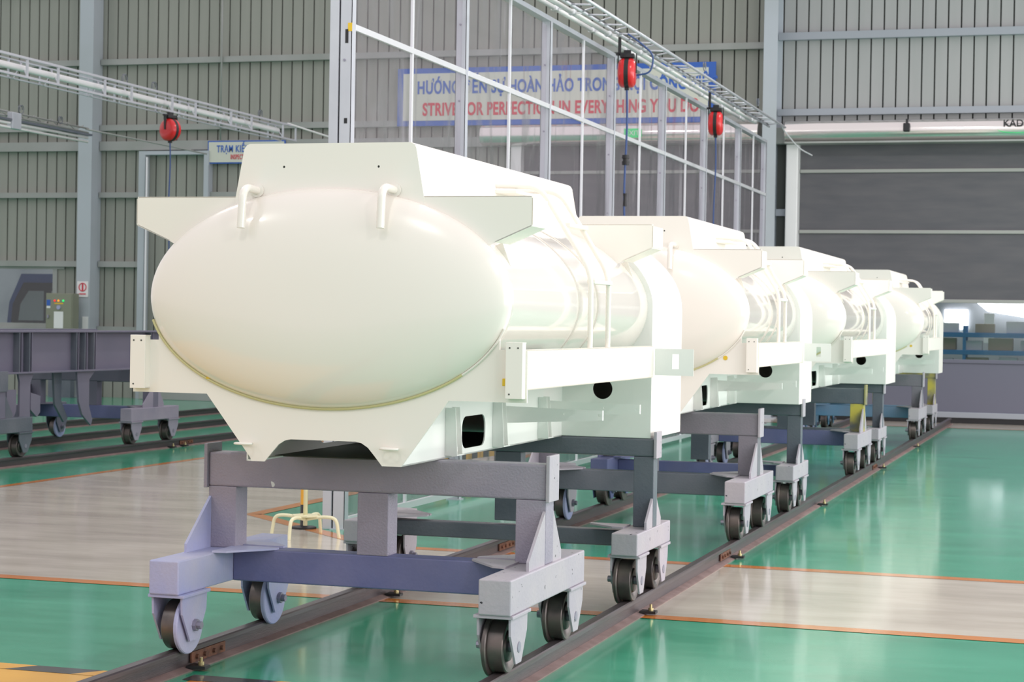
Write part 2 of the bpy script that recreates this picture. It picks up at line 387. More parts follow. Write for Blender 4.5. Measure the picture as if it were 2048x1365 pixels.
mb = MB().tube([(-2.16 + .42*(1-math.cos(a)), 41.385, 6.17 - .07*math.sin(a)) for a in [k*PI/16 for k in range(17)]], .006, 6)
mb.build('swoosh_mark', 'exitg', dr)
mb = MB().box(-4.10, -3.96, 41.30, 41.42, 6.15, 6.33, .02).box(-4.05, -4.01, 41.35, 41.5, 6.33, 6.42); mb.build('sensor', 'black', dr)

# ------------------------------------------------------------------ beyond the wall
mb = MB().box(-54, 14, 60, 60.2, 0, 7); mb.build('wall_far', 'farwall', kind='structure')
# truck beyond the left window
tr = empty('truck', (-26.6, 45.0, 0), 'dark blue truck cab parked outside the left window', 'truck')
mb = MB().prism([(-1.25, .95), (1.9, .95), (1.9, 3.05), (-.75, 3.05), (-1.1, 2.3)], 0, 2.1, 'y'); mb.build('cab_body', 'truckb', tr)
mb = MB().prism([(-1.02, 1.75), (1.92, 1.75), (1.92, 2.82), (-.66, 2.82), (-.98, 2.25)], -.03, 0, 'y'); mb.build('dark_side_glazing', 'darkglass', tr)
mb = MB().prism([(-.80, 1.82), (-.05, 1.82), (-.05, 2.6), (-.5, 2.6), (-.74, 2.25)], -.04, -.03, 'y'); mb.build('door_window', 'column', tr)
B(.18, .46, -.05, -.03, 1.95, 2.6, .01).build('door_window', 'column', tr)
mb = MB().box(-1.3, 1.9, -.06, 2.15, .55, .95, .03); mb.build('bumper', 'truckw', tr)
B(-1.35, -1.15, -.1, -.02, .9, 1.12, .02).build('indicator_lamp', 'signr', tr)
B(-1.75, -1.55, -.2, -.1, 1.8, 2.6, .03).build('wing_mirror', 'black', tr)
for xx in (-.6,): MB().lathe([(0, 0), (0, .48), (.28, .48), (.28, 0)], (xx+.2, .0, .48), 'y', 28).build('wheel', 'black', tr)
# a bright lamp and shelving seen through the vision panel
rk = empty('storage_rack', (-2.6, 51, 0), 'blue storage rack loaded with pale boxes beyond the roller door', 'rack')
mb = MB()
for x in (-2.4, -.8, .8, 2.4): mb.box(x-.04, x+.04, -.04, .04, 0, 2.1).box(x-.04, x+.04, .7, .78, 0, 2.1)
mb.build('upright', 'rackb', rk)
for z in (.9, 1.35, 1.8): B(-2.45, 1.4, -.05, .8, z, z+.12, .01).build('shelf', 'rackb', rk)
bi = 0
for z, xs in ((1.02, (-2.2, -1.4, -.5, .3, 1.0)), (1.47, (-2.1, -1.3, -.6, .1, .9)), (1.92, (-2.3, -1.3, -.3, .5, 1.2))):
    for x in xs:
        s1 = .22 + .14*random.random(); h = .22 + .1*random.random()
        o = MB().box(-s1, s1, -.2, .2, 0, h, .01).box(-s1*.12, s1*.12, -.202, .202, h*.02, h+.002).build('cardboard_box', 'white' if bi % 2 else 'carton')
        o.location = (-2.6+x, 51.3, z)
        lv = {1.02: 'bottom', 1.47: 'middle', 1.92: 'top'}[z]
        tag(o, '%s box on the %s shelf of the blue rack, %s from the left' % ('white' if bi % 2 else 'brown cardboard', lv, ('first', 'second', 'third', 'fourth', 'fifth')[xs.index(x)]), 'box', 'boxes on the blue rack'); bi += 1
lm = empty('wall_window', (-2.9, 59.5, 0), 'bright window high on the far building, seen through the vision panel', 'window')
MB().prism([(-.9, 2.95), (1.4, 2.95), (1.2, 2.5), (.9, 2.35), (-.4, 2.55)], 0, .05, 'y').build('glowing_pane', 'lamp', lm)
mb = MB().box(-.5, -.2, -.05, 0, 1.6, 2.5, .02); mb.build('frame_post', 'white', lm)
o = MB().box(-.35, .35, -.1, 0, 2.1, 2.7, .03).build('lit_window', 'lamp'); o.location = (-4.25, 59.99, -.1); tag(o, 'glowing pale square lit window beyond the roller door, left end', 'lamp')  # warm lit window on the far wall, made as a glowing panel

# ------------------------------------------------------------------ tracks
def rail(X, y0, y1, label, joints=(), clips=(), inner=1):
    r = empty('track_rail', (X, 0, 0), label, 'rail', 'rails set in the floor')
    hd = MB().prism([(-.034, .10), (.034, .10), (.034, .122), (.028, .13), (-.028, .13), (-.034, .122)], y0, y1, 'y'); hd.build('rail_head', 'railtop', r)
    wb = MB().prism([(-.009, .022), (.009, .022), (.012, .095), (.034, .10), (-.034, .10), (-.012, .095)], y0, y1, 'y'); wb.build('rail_web', 'rail', r)
    ft = MB().prism([(-.065, 0), (.065, 0), (.065, .008), (.009, .022), (-.009, .022), (-.065, .008)], y0, y1, 'y'); ft.build('rail_foot', 'railfoot', r)
    for yj in joints:
        for s in (-1, 1):
            mb = MB().box(s*.02-.006, s*.02+.006, yj-.22, yj+.22, .03, .092, .002)
            for k in (-.16, -.06, .06, .16): mb.lathe([(-.012*1, 0), (-.012, .013), (.012, .013), (.012, 0)], (s*.03, yj+k, .062), 'x', 10)
            mb.build('joint_plate', 'rust', r)
    for yc in clips:
        for s in (1,):
            cl = MB().prism([(s*.03, yc-.05), (s*.14, yc-.035), (s*.14, yc+.035), (s*.03, yc+.05)], .012, .03, 'z').build('rail_clip', 'black', r)
            MB().lathe([(0, 0), (0, .018), (.02, .018), (.02, .009), (.045, .009), (.045, 0)], (s*.10, yc, .03), 'z', 10).build('clip_bolt', 'brass', cl)
    return r
rail(-3.03, 4, 41.5, 'right-hand steel rail under the near wheels of the white tank trolleys', (16.1, 27.3), (12.95, 16.35, 21.6, 27.7, 33))
rail(-4.93, 4, 41.5, 'left-hand steel rail under the far wheels of the white tank trolleys', (10.15, 16.0), (9.9, 13.05, 16.4, 24))
rail(-13.5, 12, 41.5, 'near rail of the left track, under the violet-grey chassis', (27,), (26.4, 26.8))
rail(-15.4, 12, 41.5, 'far rail of the left track, behind the violet-grey chassis', (), (24.2, 24.5))
rail(-17.4, 16, 41.5, 'farthest rail at left, nearest to the back wall window', (), ())

# ------------------------------------------------------------------ trolleys
def wheel(parent, x, y, side, painted=None, r=.14, rf=.165):
    s = -side   # flange sits on the inner side of the rail
    w = MB().lathe([(-.045*1, 0), (-.045, r*.55), (-.03, r*.6), (-.045, r*.8), (-.045, r-.004), (-.04, r), (.04, r), (.045, r-.004), (.045, r*.8), (.03, r*.6), (.045, r*.55), (.045, 0)], (x, y, .13+r), 'x', 40).build('wheel', 'wheel', parent)
    MB().lathe([(s*.042, 0), (s*.042, rf-.006), (s*.048, rf), (s*.062, rf), (s*.068, rf-.006), (s*.068, r*.5), (s*.06, r*.45), (s*.06, 0)], (x, y, .13+r), 'x', 40).build('flange', painted or 'wheel', w)
    nut = MB().lathe([(s*a_, b_) for a_, b_ in ((-.098, 0), (-.098, .03), (.09, .03), (.094, .034), (.115, .034), (.115, .022), (.14, .022), (.14, 0))], (x, y, .13+r), 'x', 8, False).build('axle_bolt', 'bolt', w)
def fork(parent, x, y, mk, zt, half=.155):
    m = MB().box(x-.11, x+.11, y-half-.015, y+half+.015, zt-.018, zt, .003)
    for s in (-1, 1):
        m.prism([(y-half, zt-.018), (y+half, zt-.018), (y+half*.96, zt-.11), (y+.05, .185), (y-.05, .185), (y-half*.96, zt-.11)], x+s*.088-.006, x+s*.088+.006, 'x')
    m.build('wheel_fork', mk, parent)
def trolley(loc, label, big=True, front='purple', low='bluep', side='lgrey', sideL='lav', stop='lgrey', upR=None, up=None):
    t = empty('tank_trolley', loc, label, 'trolley', 'steel trolleys on the rails'); up = up or front
    if big: yb0, yb1, zs0, zs1, yf, d, zt0, zt1, wy, uw, uo = -.78, .72, .455, .645, -.08, .16, 1.005, 1.205, (-.60, .56), .18, 1.035
    else: yb0, yb1, zs0, zs1, yf, d, zt0, zt1, wy, uw, uo = -.51, .51, .45, .60, -.05, .12, 1.085, 1.21, (-.335, .335), .145, 1.05
    c = .006
    B(-uo-.0, uo, yf, yf+d, zt0, zt1, .012).build('top_beam', front, t)
    B(-.87, .87, yf, yf+d, zs0 if big else zs0+.01, zs1 if big else zs1-.03, .008).build('cross_beam', low, t)
    for s in (-1, 1):
        sd = side if s > 0 else sideL
        x0, x1 = sorted((s*uo, s*(uo-uw))); B(x0+.001, x1-.001, yf+.001, yf+d-.001, zs1, zt0, .006).build('upright', upR if (upR and s > 0) else up, t)
        x0, x1 = sorted((s*.87, s*1.05))
        m = MB().box(x0, x1, yb0, yb1, zs0, zs1, .008); m.build('side_beam', sd, t)
        x0, x1 = sorted((s*uo, s*(uo+.022)))
        m = MB().box(x0, x1, yf-.02, yf+d+.02, zt0-.01, zt1+(.05 if (s > 0 or big) else 0), .004); m.build('stop_plate', stop if s > 0 else front, t)
        # triangular gussets fore and aft of the upright
        h = .26 if big else .16; l0 = .33 if big else .2
        xo = s*(uo-.012)
        for (ya, yb, yt) in ((yf-l0+.02, yf, yf-.05), (yf+d+.18 if big else yf+d+.14, yf+d, yf+d+.03)):
            MB().prism([(ya, zs1), (yb, zs1), (yb, zs1+h+.04), (yt, zs1+h), (ya, zs1+.05)], xo-.008, xo+.008, 'x').build('gusset', sd, t)
        # flat corner plate over the beam joint
        xi = s*.60
        MB().prism([(xi, yf+.01), (s*.80, yf-(.24 if big else .16)), (s*.88, yf-(.26 if big else .17)), (s*.88, yf+.05), (xi, yf+.05)], zs1, zs1+.012, 'z').build('corner_plate', sd, t)
        if s < 0 or big:
            MB().prism([(xi, yf+d-.01), (s*.80, yf+d+.2), (s*.88, yf+d+.22), (s*.88, yf+d-.05), (xi, yf+d-.05)], zs1, zs1+.012, 'z').build('corner_plate', sd, t)
        for y in wy:
            fork(t, s*.95, y, sd, zs0, .155 if big else .135)
            wheel(t, s*.95, y, s, 'lav' if (s < 0 and big) else None)
    B(-.095, .095, yf+.002, yf+d-.002, zs1-.001, zt0, .006).build('upright', up, t)
    return t
XT = -3.98
trolley((XT, 10.42, 0), 'front purple-grey trolley with lavender left wheels, carrying the nearest white tank')
trolley((XT, 13.02, 0), 'dark slate trolley under the rear end of the nearest white tank', False, 'slate', 'slate', 'lgrey', 'lgrey', 'lgrey')
trolley((XT, 17.33, 0), 'large grey trolley under the front of the second tank, first behind the slate one', True, 'grey', 'slate', 'lgrey', 'lgrey', 'lgrey', up='grey')
trolley((XT, 19.8, 0), 'small trolley with blue left side under the rear of the second tank', False, 'slate', 'bluep', 'lgrey', 'bluep', 'lgrey')
trolley((XT, 25.4, 0), 'large dark trolley with yellow oversprayed post, under the front of the third tank', True, 'slate', 'bluep', 'lgrey', 'lgrey', 'yel', upR='yel')
trolley((XT, 27.5, 0), 'small dark trolley with brightly lit side beam under the rear of the third tank', False, 'slate', 'slate', 'lgrey', 'lgrey', 'lgrey')
trolley((XT, 33.9, 0), 'trolley with sky blue cross beam under the front of the farthest tank', True, 'grey', 'sky', 'lgrey', 'sky', 'lgrey')
trolley((XT, 36.4, 0), 'blue and yellow small trolley at the far end of the track, under the farthest tank', False, 'yel', 'sky', 'lgrey', 'sky', 'lgrey')
trolley((-14.45, 25.85, 0), 'violet-grey trolley on the left track under the right end of the chassis', True, 'chassis', 'bluep', 'purple', 'chassis', 'chassis')
trolley((-14.45, 21.66, 0), 'dark grey trolley at the left picture edge under the chassis', True, 'chassis', 'slate', 'slate', 'slate', 'slate')

# ------------------------------------------------------------------ tanks
CZ, EA, EB = 2.11, 1.055, .60
def ell(a, b, n=96, y=0, t0=0, t1=2*PI): return [(a*math.cos(t0+(t1-t0)*k/n), y, CZ+b*math.sin(t0+(t1-t0)*k/n)) for k in range(n)]
def ez(x, a=EA, b=EB): return b*math.sqrt(max(0, 1-(x/a)**2))
def make_tank():
    t = empty('oval_tank', (0, 0, 0), '', 'tank', 'white oval tanks in a row')
    # oval shell with dished heads
    n = 96; secs = []
    for k in range(0, 15):
        u = k/14; r = math.sin(u*PI/2) if u < 1 else 1
        y = -.165*(1-r**2.6)**.58
        secs.append((max(r, .012), y))
    secs += [(1, .03), (1.006, .035), (1.006, .055), (1, .06), (1, 1.4), (1, 1.415), (1, 2.8), (1, 4.12)]
    secs += [(r, 4.12 - y*.8) for r, y in secs[13::-1]]
    vs = []; fs = []
    for r, y in secs:
        for (x, _, z) in ell(EA*r, EB*r, n): vs.append((x, y, z))
    for i in range(len(secs)-1):
        for k in range(n): fs.append((i*n+k, i*n+(k+1) % n, (i+1)*n+(k+1) % n, (i+1)*n+k))
    fs.append(tuple(range(n))); fs.append(tuple((len(secs)-1)*n+k for k in range(n)))
    MB().add(vs, fs, True).build('tank_shell', 'tank', t)
    # two thin bands round the shell
    for y in (1.42, 1.86):
        vs = []; fs = []; pr = [(1.0, -.03), (1.009, -.028), (1.009, .028), (1.0, .03)]
        for s_, dy in pr: vs += [(x, y+dy, z) for x, _, z in ell(EA*s_, EB*s_*1.002, n)]
        for i in range(3):
            for k in range(n): fs.append((i*n+k, i*n+(k+1) % n, (i+1)*n+(k+1) % n, (i+1)*n+k))
        MB().add(vs, fs, True).build('shell_band', 'tank', t)
    # front saddle plate
    top = []
    for k in range(0, 41):
        x = -1.0 + 2.0*k/40; top.append((x, CZ - ez(x) + .004))
    pl = [(-1.155, 1.572), (-.70, 1.572), (-.43, 1.226), (-.425, 1.208), (-.345, 1.208)]
    def arch(x0, x1, z0, z1, m=6): return [(x0 + (x1-x0)*k/m, z0 + (z1-z0)*(math.sin(PI/2*k/m) if z1 > z0 else 1-math.cos(PI/2*k/m))) for k in range(m+1)]
    pl += [(-.30, 1.262), (-.262, 1.305), (-.225, 1.328), (-.19, 1.335), (.19, 1.335), (.225, 1.328), (.262, 1.305), (.30, 1.262), (.345, 1.208), (.455, 1.208), (.72, 1.572), (1.155, 1.572), (1.155, 1.85), (1.0, 1.85)]
    pl += top[::-1] + [(-1.0, 1.866), (-1.155, 1.866)]
    sp = MB().prism(pl, -.006, .006, 'y').build('front_saddle', 'satin', t)
    # bead of sealant along the lower edge of the head
    bead = [(1.004*EA*math.cos(a), -.012, CZ + 1.004*EB*math.sin(a)) for a in [PI*1.07 + PI*.70*k/60 for k in range(61)]]
    MB().tube(bead, .0075, 8).build('sealant_bead', 'seal', t)
    bead = [(1.004*EA*math.cos(a), -.012, CZ + 1.004*EB*math.sin(a)) for a in [PI*1.77 + PI*.15*k/20 for k in range(21)]]
    MB().tube(bead, .006, 8).build('weld_bead', 'satin', t)
    # corner channels on the saddle
    for s in (-1, 1):
        x0, x1 = sorted((s*1.052, s*1.145))
        ch = MB().box(x0, x1, -.066, -.060, 1.594, 1.892, .002).box(x0 if s > 0 else x1-.006, x0+.006 if s > 0 else x1, -.06, -.006, 1.594, 1.892).box(x0, x1, -.06, -.006, 1.594, 1.60).box(x0, x1, -.06, .0, 1.886, 1.892)
        if s > 0: ch.box(x1-.004, x1, -.06, -.006, 1.60, 1.886)
        co_ = ch.build('corner_channel', 'satin', t)
        m = MB()
        for dx, z in ((.022, 1.862), (.068, 1.862), (.022, 1.618)): m.lathe([(-.0015, 0), (-.0015, .0045), (.001, .0045), (.001, 0)], (x0+dx, -.0665, z), 'y', 12)
        m.build('bolt_hole', 'groove', co_)
        # long side rail channel
        xo = s*1.155; xi = s*1.10
        a, b = sorted((xo, xo-s*.006)); m = MB().box(a, b, .0, 2.99, 1.64, 1.852)
        a, b = sorted((xo, xi)); m.box(a, b, 0, 2.99, 1.846, 1.852).box(a, b, 0, 2.99, 1.64, 1.646)
        m.build('side_rail', 'satin', t)
        # slotted end plate of the side rail
        a, b = sorted((s*1.165, s*1.43)); sl = sorted((s*1.285, s*1.33))
        MB().prism([(a, 1.655), (b, 1.655), (b, 1.835), (a, 1.835)], 2.98, 2.988, 'y', [[(sl[0], 1.70), (sl[1], 1.70), (sl[1], 1.80), (sl[0], 1.80)]]).build('slotted_end_plate', 'tank2', t)
        # lower frame beam with oval lightening hole
        yz = rrect(1.02, 1.47, 1.245, 1.435, .07)
        a, b = sorted((s*.455, s*.447))
        m = MB().prism([(0, 1.208), (3.22, 1.208), (3.22, 1.60), (0, 1.60)], a, b, 'x', [yz])
        a, b = sorted((s*.455, s*.39)); m.box(a, b, 0, 3.22, 1.208, 1.216)
        m.build('frame_beam', 'tank2', t)
        for y in (.72, 1.62, 2.62):
            a, b = s*.456, s*.53
            st = MB().prism([(a, 1.225), (b, 1.225), (b-s*.015, 1.50), (a, 1.50)], y-.003, y+.003, 'y')
            st.prism([(a, 1.245), (s*.50, 1.245), (s*.50, 1.27), (a, 1.27)], y+.09, y+.096, 'y').box(min(a, b), max(a, b), y, y+.13, 1.225, 1.231)
            st.prism([(a, 1.23), (s*.52, 1.23), (s*.50, 1.50), (a, 1.50)], y+.12, y+.126, 'y'); st.build('stiffener', 'tank2', t)
        for y, xe in ((1.75, 1.12), (2.75, 1.12)):
            hh = [circle(s*.88, 1.435, .008, 12), circle(s*1.10, 1.432, .011, 12)]
            ou = MB().prism([(s*.456, 1.365), (s*xe, 1.402), (s*xe, 1.46), (s*.456, 1.475)], y-.004, y+.004, 'y', hh)
            a, b = sorted((s*xe, s*(xe-.006))); ou.box(a, b, y, y+.03, 1.40, 1.462); ou.build('outrigger_arm', 'tank2', t)
        # side fins, front and rear
        for y0, y1 in ((.02, .30), (2.87, 3.17)):
            zt = 2.668
            P = [(s*.52, zt), (s*1.148, zt), (s*1.163, zt-.015), (s*1.163, 2.515), (s*1.155, 2.505), (s*.955, 2.42), (s*.90, CZ+ez(.90)-.03), (s*.52, CZ+ez(.52)-.03)]
            m = MB().prism(P, y0, y0+.006, 'y')
            a, b = sorted((s*1.163, s*1.157)); m.box(a, b, y0, y1, 2.515, zt-.012)
            m.add([(s*1.155, y0, 2.507), (s*.955, y0, 2.42), (s*.955, y1, 2.42), (s*1.155, y1, 2.507), (s*1.155, y0, 2.513), (s*.955, y0, 2.426), (s*.955, y1, 2.426), (s*1.155, y1, 2.513)], [(0, 1, 2, 3), (4, 5, 6, 7), (0, 1, 5, 4), (2, 3, 7, 6), (0, 3, 7, 4), (1, 2, 6, 5)])
            m.box(*sorted((s*.52, s*1.157)), y0, y0+.03, zt-.006, zt)
            fn = m.build('side_fin', 'satin', t)
            MB().prism([(s*.955, 2.425), (s*1.02, CZ+ez(1.02)-.01), (s*.90, CZ+ez(.90)-.02)], y0+.137, y0+.143, 'y').build('fin_gusset', 'satin', fn)
        # small horizontal towing rings on the feet
        cx = s*(.455 if s < 0 else .40)
        MB().tube([(cx + .05*math.cos(a), -.045 + .03*math.sin(a), 1.305) for a in [PI*k/10 for k in range(21)]], .0065, 8, False).build('tow_ring', 'satin', t)
    MB().box(-.44, .44, .35, 3.2, 1.212, 1.218).build('shade_plate', 'groove', t)  # added dark-coloured plate, closes the frame so hole and arch read as shade
    # hatch coaming box on top
    def hx(z): return .565 - (.065)*(z-2.60)/.355
    w_ = .006; h0, h1 = 2.60, 2.958
    fp = [(-.57, 2.57), (-hx(2.93), 2.93), (-.49, 2.95), (-.472, h1), (.472, h1), (.49, 2.95), (hx(2.93), 2.93), (.57, 2.57)]
    holes = [circle(-.265, 2.83, .007, 12), circle(.29, 2.828, .007, 12)]
    m = MB().prism(fp, .015, .021, 'y', holes).prism([(x, z) for x, z in fp], 3.2, 3.206, 'y')
    for s in (-1, 1):
        m.add([(s*.57, .02, 2.57), (s*.497, .02, 2.945), (s*.497, 3.2, 2.945), (s*.57, 3.2, 2.57), (s*.564, .02, 2.57), (s*.491, .02, 2.945), (s*.491, 3.2, 2.945), (s*.564, 3.2, 2.57)],
              [(0, 1, 2, 3), (4, 5, 6, 7), (1, 2, 6, 5), (0, 3, 7, 4)])
        m.add([(s*.497, .02, 2.945), (s*.472, .02, h1), (s*.472, 3.2, h1), (s*.497, 3.2, 2.945)], [(0, 1, 2, 3)])
        m.add([(s*.472, .02, h1), (s*.42, .02, h1), (s*.42, 3.2, h1), (s*.472, 3.2, h1)], [(0, 1, 2, 3)])
    hb = m.build('hatch_coaming', 'satin', t)
    m = MB()
    for x, z in ((-.265, 2.83), (.29, 2.828)): m.lathe([(.004, 0), (.004, .009), (.003, .009)], (x, .018, z), 'y', 12)
    m.build('bolt_hole', 'groove', hb)
    # two bent drain pipes over the head
    for xa, xb in ((-.42, -.418), (.385, .39)):
        MB().tube(bend([(xa, .02, 2.70), (xa-.01, -.15, 2.712), (xb-.012, -.175, 2.485)], .125, 10), .0225, 16).build('drain_pipe', 'tank', t)
        MB().lathe([(0, .02), (0, .038), (.008, .038), (.008, .02)], (xa, .004, 2.70), 'y', 16).build('pipe_collar', 'satin', t)
    # ladder on the right side
    for y in (1.40, 1.83): lo = MB().tube(bend([(1.125, y, 1.852), (1.125, y, 2.30), (.80, y, 2.815), (.50, y, 2.825)], .09), .0165, 12).build('ladder_rail', 'satin', t)
    B(1.10, 1.15, 1.40, 1.83, 2.235, 2.26, .004).build('ladder_rung', 'satin', lo)
    B(.93, .99, 1.40, 1.83, 2.575, 2.60, .004).build('ladder_rung', 'satin', lo)
    B(.50, .66, 1.36, 1.87, 2.775, 2.795, .003).build('ladder_step', 'satin', lo)
    # rear cabinet: arched shroud with straight sides
    ar = [(1.09*math.cos(PI*k/40), CZ + .635*math.sin(PI*k/40)) for k in range(41)]
    outer = [(1.09, 1.215)] + ar + [(-1.09, 1.215)]
    MB().prism(outer, 3.215, 3.222, 'y', [circle(.745, 1.545, .070, 32), circle(-.745, 1.545, .070, 32)]).build('cabinet_front', 'tank2', t)
    MB().add([(x, y, z) for y in (3.215, 4.19) for x, z in outer], [(i, i+1, len(outer)+i+1, len(outer)+i) for i in range(len(outer)-1)], False).build('cabinet_shroud', 'satin', t)
    m = MB().prism(outer, 4.184, 4.19, 'y'); m.build('cabinet_back', 'satin', t)
    MB().box(-1.09, 1.09, 3.22, 4.19, 1.212, 1.216).build('cabinet_floor', 'tank2', t)
    return t
proto = make_tank()
for o in proto.children:
    if o.name.startswith('cabinet_shroud'):
        for p in o.data.polygons: p.use_smooth = True
specs = [((-4.05, 9.76, 0), 1.0, 'nearest white oval tank with two bent drain pipes on its cream front'),
         ((-4.01, 16.70, 0), .87, 'second white oval tank in the row, directly behind the nearest one'),
         ((-3.975, 23.05, 0), 1.33, 'third white oval tank in the row, between the second and the farthest'),
         ((-3.85, 32.1, 0), .87, 'farthest and smallest-looking white oval tank, beside the roller door')]
tanks = []
for i, (loc, sc, lb) in enumerate(specs):
    t = proto if i == 0 else copy_tree(proto)
    t.location = loc; t.scale = (1, sc, 1); t['label'] = lb; tanks.append(t)
for t in tanks[2:]:
    for c in list(t.children):
        if c.name.startswith('slotted_end_plate'): bpy.data.objects.remove(c)
for t in tanks[1:]:
    MB().lathe([(0, 0), (0, .02), (-.002, .02), (-.002, 0)], (.86, -.008, 1.715), 'y', 20).build('round_sticker', 'yellow', t)
MB().box(1.03, 1.052, -.05, -.03, 1.66, 1.70, .003).build('yellow_plug', 'yellow', tanks[0])
MB().box(-.70, -.665, -.02, -.012, 1.655, 1.665, .002).build('yellow_plug', 'yellow', tanks[0])

# ------------------------------------------------------------------ chassis on the left track
ch = empty('truck_chassis', (-14.45, 23, 0), 'long violet-grey welded chassis of deep I-beams on the left track', 'chassis')
for s in (-1, 1):
    x = s*.80
    MB().box(x-.006, x+.006, -4.5, 4.2, 1.23, 1.75).build('web_plate', 'chassis', ch)
    MB().box(x-.10, x+.10, -4.5, 4.2, 1.75, 1.775, .004).build('top_flange', 'chassis', ch)
    MB().box(x-.10, x+.10, -4.5, 4.2, 1.205, 1.23, .004).build('bottom_flange', 'chassis', ch)
    for y in (-.65, -.40, .82, 1.05, 1.30, 3.0):
        B(x+.006, x+.09, y, y+.014, 1.23, 1.75).build('stiffener', 'chassis', ch)
        B(x+.006, x+.095, y-.07, y-.05, 1.23, 1.75).build('stiffener', 'slate', ch)
    # hanger brackets below the beam
    MB().prism([(-.66, 1.205), (-.28, 1.205), (-.36, 1.08), (-.36, .62), (-.5, .50), (-.62, .55), (-.62, 1.1)], x+.02, x+.05, 'x').build('hanger_bracket', 'chassis', ch)
    MB().prism([(.86, 1.205), (1.36, 1.205), (1.20, 1.09), (1.20, .72), (1.30, .52), (1.26, .44), (1.02, .60), (.92, .78)], x+.02, x+.05, 'x').build('hanger_bracket', 'chassis', ch)
    MB().prism([(.50, 1.205), (.72, 1.205), (.72, .8), (.90, .55), (.8, .5), (.55, .75)], x-.14, x-.11, 'x').build('hanger_bracket', 'slate', ch)
for y in (-3.2, -1.6, 0.1, 1.0, 2.0, 3.6): B(-.79, .79, y, y+.12, 1.30, 1.62, .005).build('cross_member', 'slate', ch)
MB().tube([(-.75, .2, 1.18), (-.2, .6, .75)], .03, 8).build('brace', 'slate', ch)
MB().prism([(-.95, 1.0), (-.72, 1.0), (-.72, .72), (-.80, .62), (-.95, .72)], .82, .86, 'x').build('pivot_bracket', 'chassis', ch); MB().prism([(-.36, .95), (-.12, .90), (-.12, .68), (-.2, .62), (-.36, .72)], .82, .86, 'x').build('pivot_bracket', 'chassis', ch)

# ------------------------------------------------------------------ curtain partition
cp = empty('curtain_partition', (-6.85, 17, 0), 'tall metal-framed partition of clear plastic sheets right of the signs', 'partition')
PY = [0, 3.4, 6.8, 10.2, 13.6, 17.0, 20.4, 23.4]; ZT = 5.86
for i, y in enumerate(PY):
    m = MB().box(-.10, .02, y, y+.006, 0, ZT).box(.014, .02, y, y+.10, 0, ZT).box(-.10, -.094, y, y+.10, 0, ZT)
    p = m.build('post', 'steelW', cp)
    m = MB()
    for z in (.5, 1.6, 2.75, 3.6, 4.45, 5.3): m.lathe([(0, 0), (0, .012), (-.01, .012), (-.01, 0)], (-.05, y, z), 'y', 8, False)
    m.build('post_bolt', 'bolt', p)
    B(-.12, .04, y-.02, y+.12, 0, .012).build('foot_plate', 'steelW', cp)
# aluminium edge track on the near post
B(-.20, -.11, -.01, .08, 0, ZT, .004).build('edge_track', 'steelW', cp)
for z, h in ((4.74, .13), (3.9, .05)): MB().box(-.045, -.015, -.004, 0, z-h, z).build('black_tape', 'black', cp)
MB().box(-.02, .022, -.004, 0, 4.72, 4.80).build('yellow_tape', 'yellow', cp)
for a, b in zip(PY, PY[1:]):
    mid = (a+b)/2
    B(-.01, .02, mid-.02, mid+.02, 0, ZT, .003).build('mullion', 'alu', cp)
    B(-.012, .022, a+.10, b, 4.74, 4.80, .003).build('mid_rail', 'alu', cp)
    B(-.012, .022, a+.10, b, 2.2, 2.26, .003).build('mid_rail', 'alu', cp)
    B(-.012, .022, a+.10, b, .05, .12, .003).build('base_rail', 'alu', cp)
    # slack plastic sheet with soft folds
    vs = []; fs = []; ny, nz = 28, 10
    ph = random.random()*6
    for j in range(nz+1):
        for k in range(ny+1):
            y = a+.05 + (b-a-.03)*k/ny; z = .1 + (ZT-.15)*j/nz
            e = math.sin(PI*k/ny*2)**2
            vs.append((-.03 - .010*e*(math.sin(k*1.15+ph+.5*math.sin(j*.9+ph))*.7 + .3*math.sin(j*1.3+ph*2)), y, z))
    for j in range(nz):
        for k in range(ny): q = j*(ny+1)+k; fs.append((q, q+1, q+ny+2, q+ny+1))
    MB().add(vs, fs, True).build('plastic_sheet', 'film', cp)
B(-.10, .02, 0, 23.5, ZT, ZT+.06, .003).build('top_rail', 'steelW', cp)

# ------------------------------------------------------------------ lighting trusses
def wireloop(mb, c, r=.12):
    mb.tube([(c[0] + .02*k/6, c[1] + r*math.cos(k*.7), c[2] + r + r*math.sin(k*.7)) for k in range(15)], .008, 5)
tr1 = empty('lighting_truss', (-6.4, 30, 6.05), 'overhead galvanised truss with white tubes along the plastic partition', 'truss')
y0, y1 = -13, 9.2
for (x, z) in ((.15, .0), (-.18, .02)): MB().tube([(x, y0, z), (x, y1, z)], .022, 8).build('chord', 'galv', tr1)
lac = MB(); y = y0; k = 0
while y < y1 - .3:
    lac.tube([(.15, y, 0), (-.18, y+.01, .02)], .014, 6); lac.tube([(.15, y+.12, 0), (-.18, y+.6, .02)], .012, 6); y += .85
lac.build('lacing', 'galv', tr1)
MB().box(-.27, -.18, y0, y1, .05, .07).build('dark_underside', 'groove', tr1)  # dark strip set along the underside of the lower chord
for x, z in ((-.42, .08), (-.66, .14)):
    y = y0
    while y < y1-.4:
        e = min(y+1.9, y1-.2); MB().tube([(x, y+.04, z), (x, e-.04, z)], .034, 10).build('light_tube', 'pvc', tr1); y += 1.95
y = y0
while y < y1:
    for bx, bz in ((-.42, .08), (-.66, .14)): B(bx-.045, bx+.045, y-.07, y+.05, bz-.035, bz+.035, .01).build('tube_bracket', 'alu', tr1)
    MB().tube([(-.18, y, .03), (-.66, y, .15)], .01, 6).build('cross_tie', 'alu', tr1); y += 1.95
MB().tube(bend([(.1, y1-.2, .05), (.05, y1+.3, .0), (.3, y1+.9, -.35), (.5, y1+1.4, -.45)], .3), .014, 6).build('cable', 'alu', tr1)
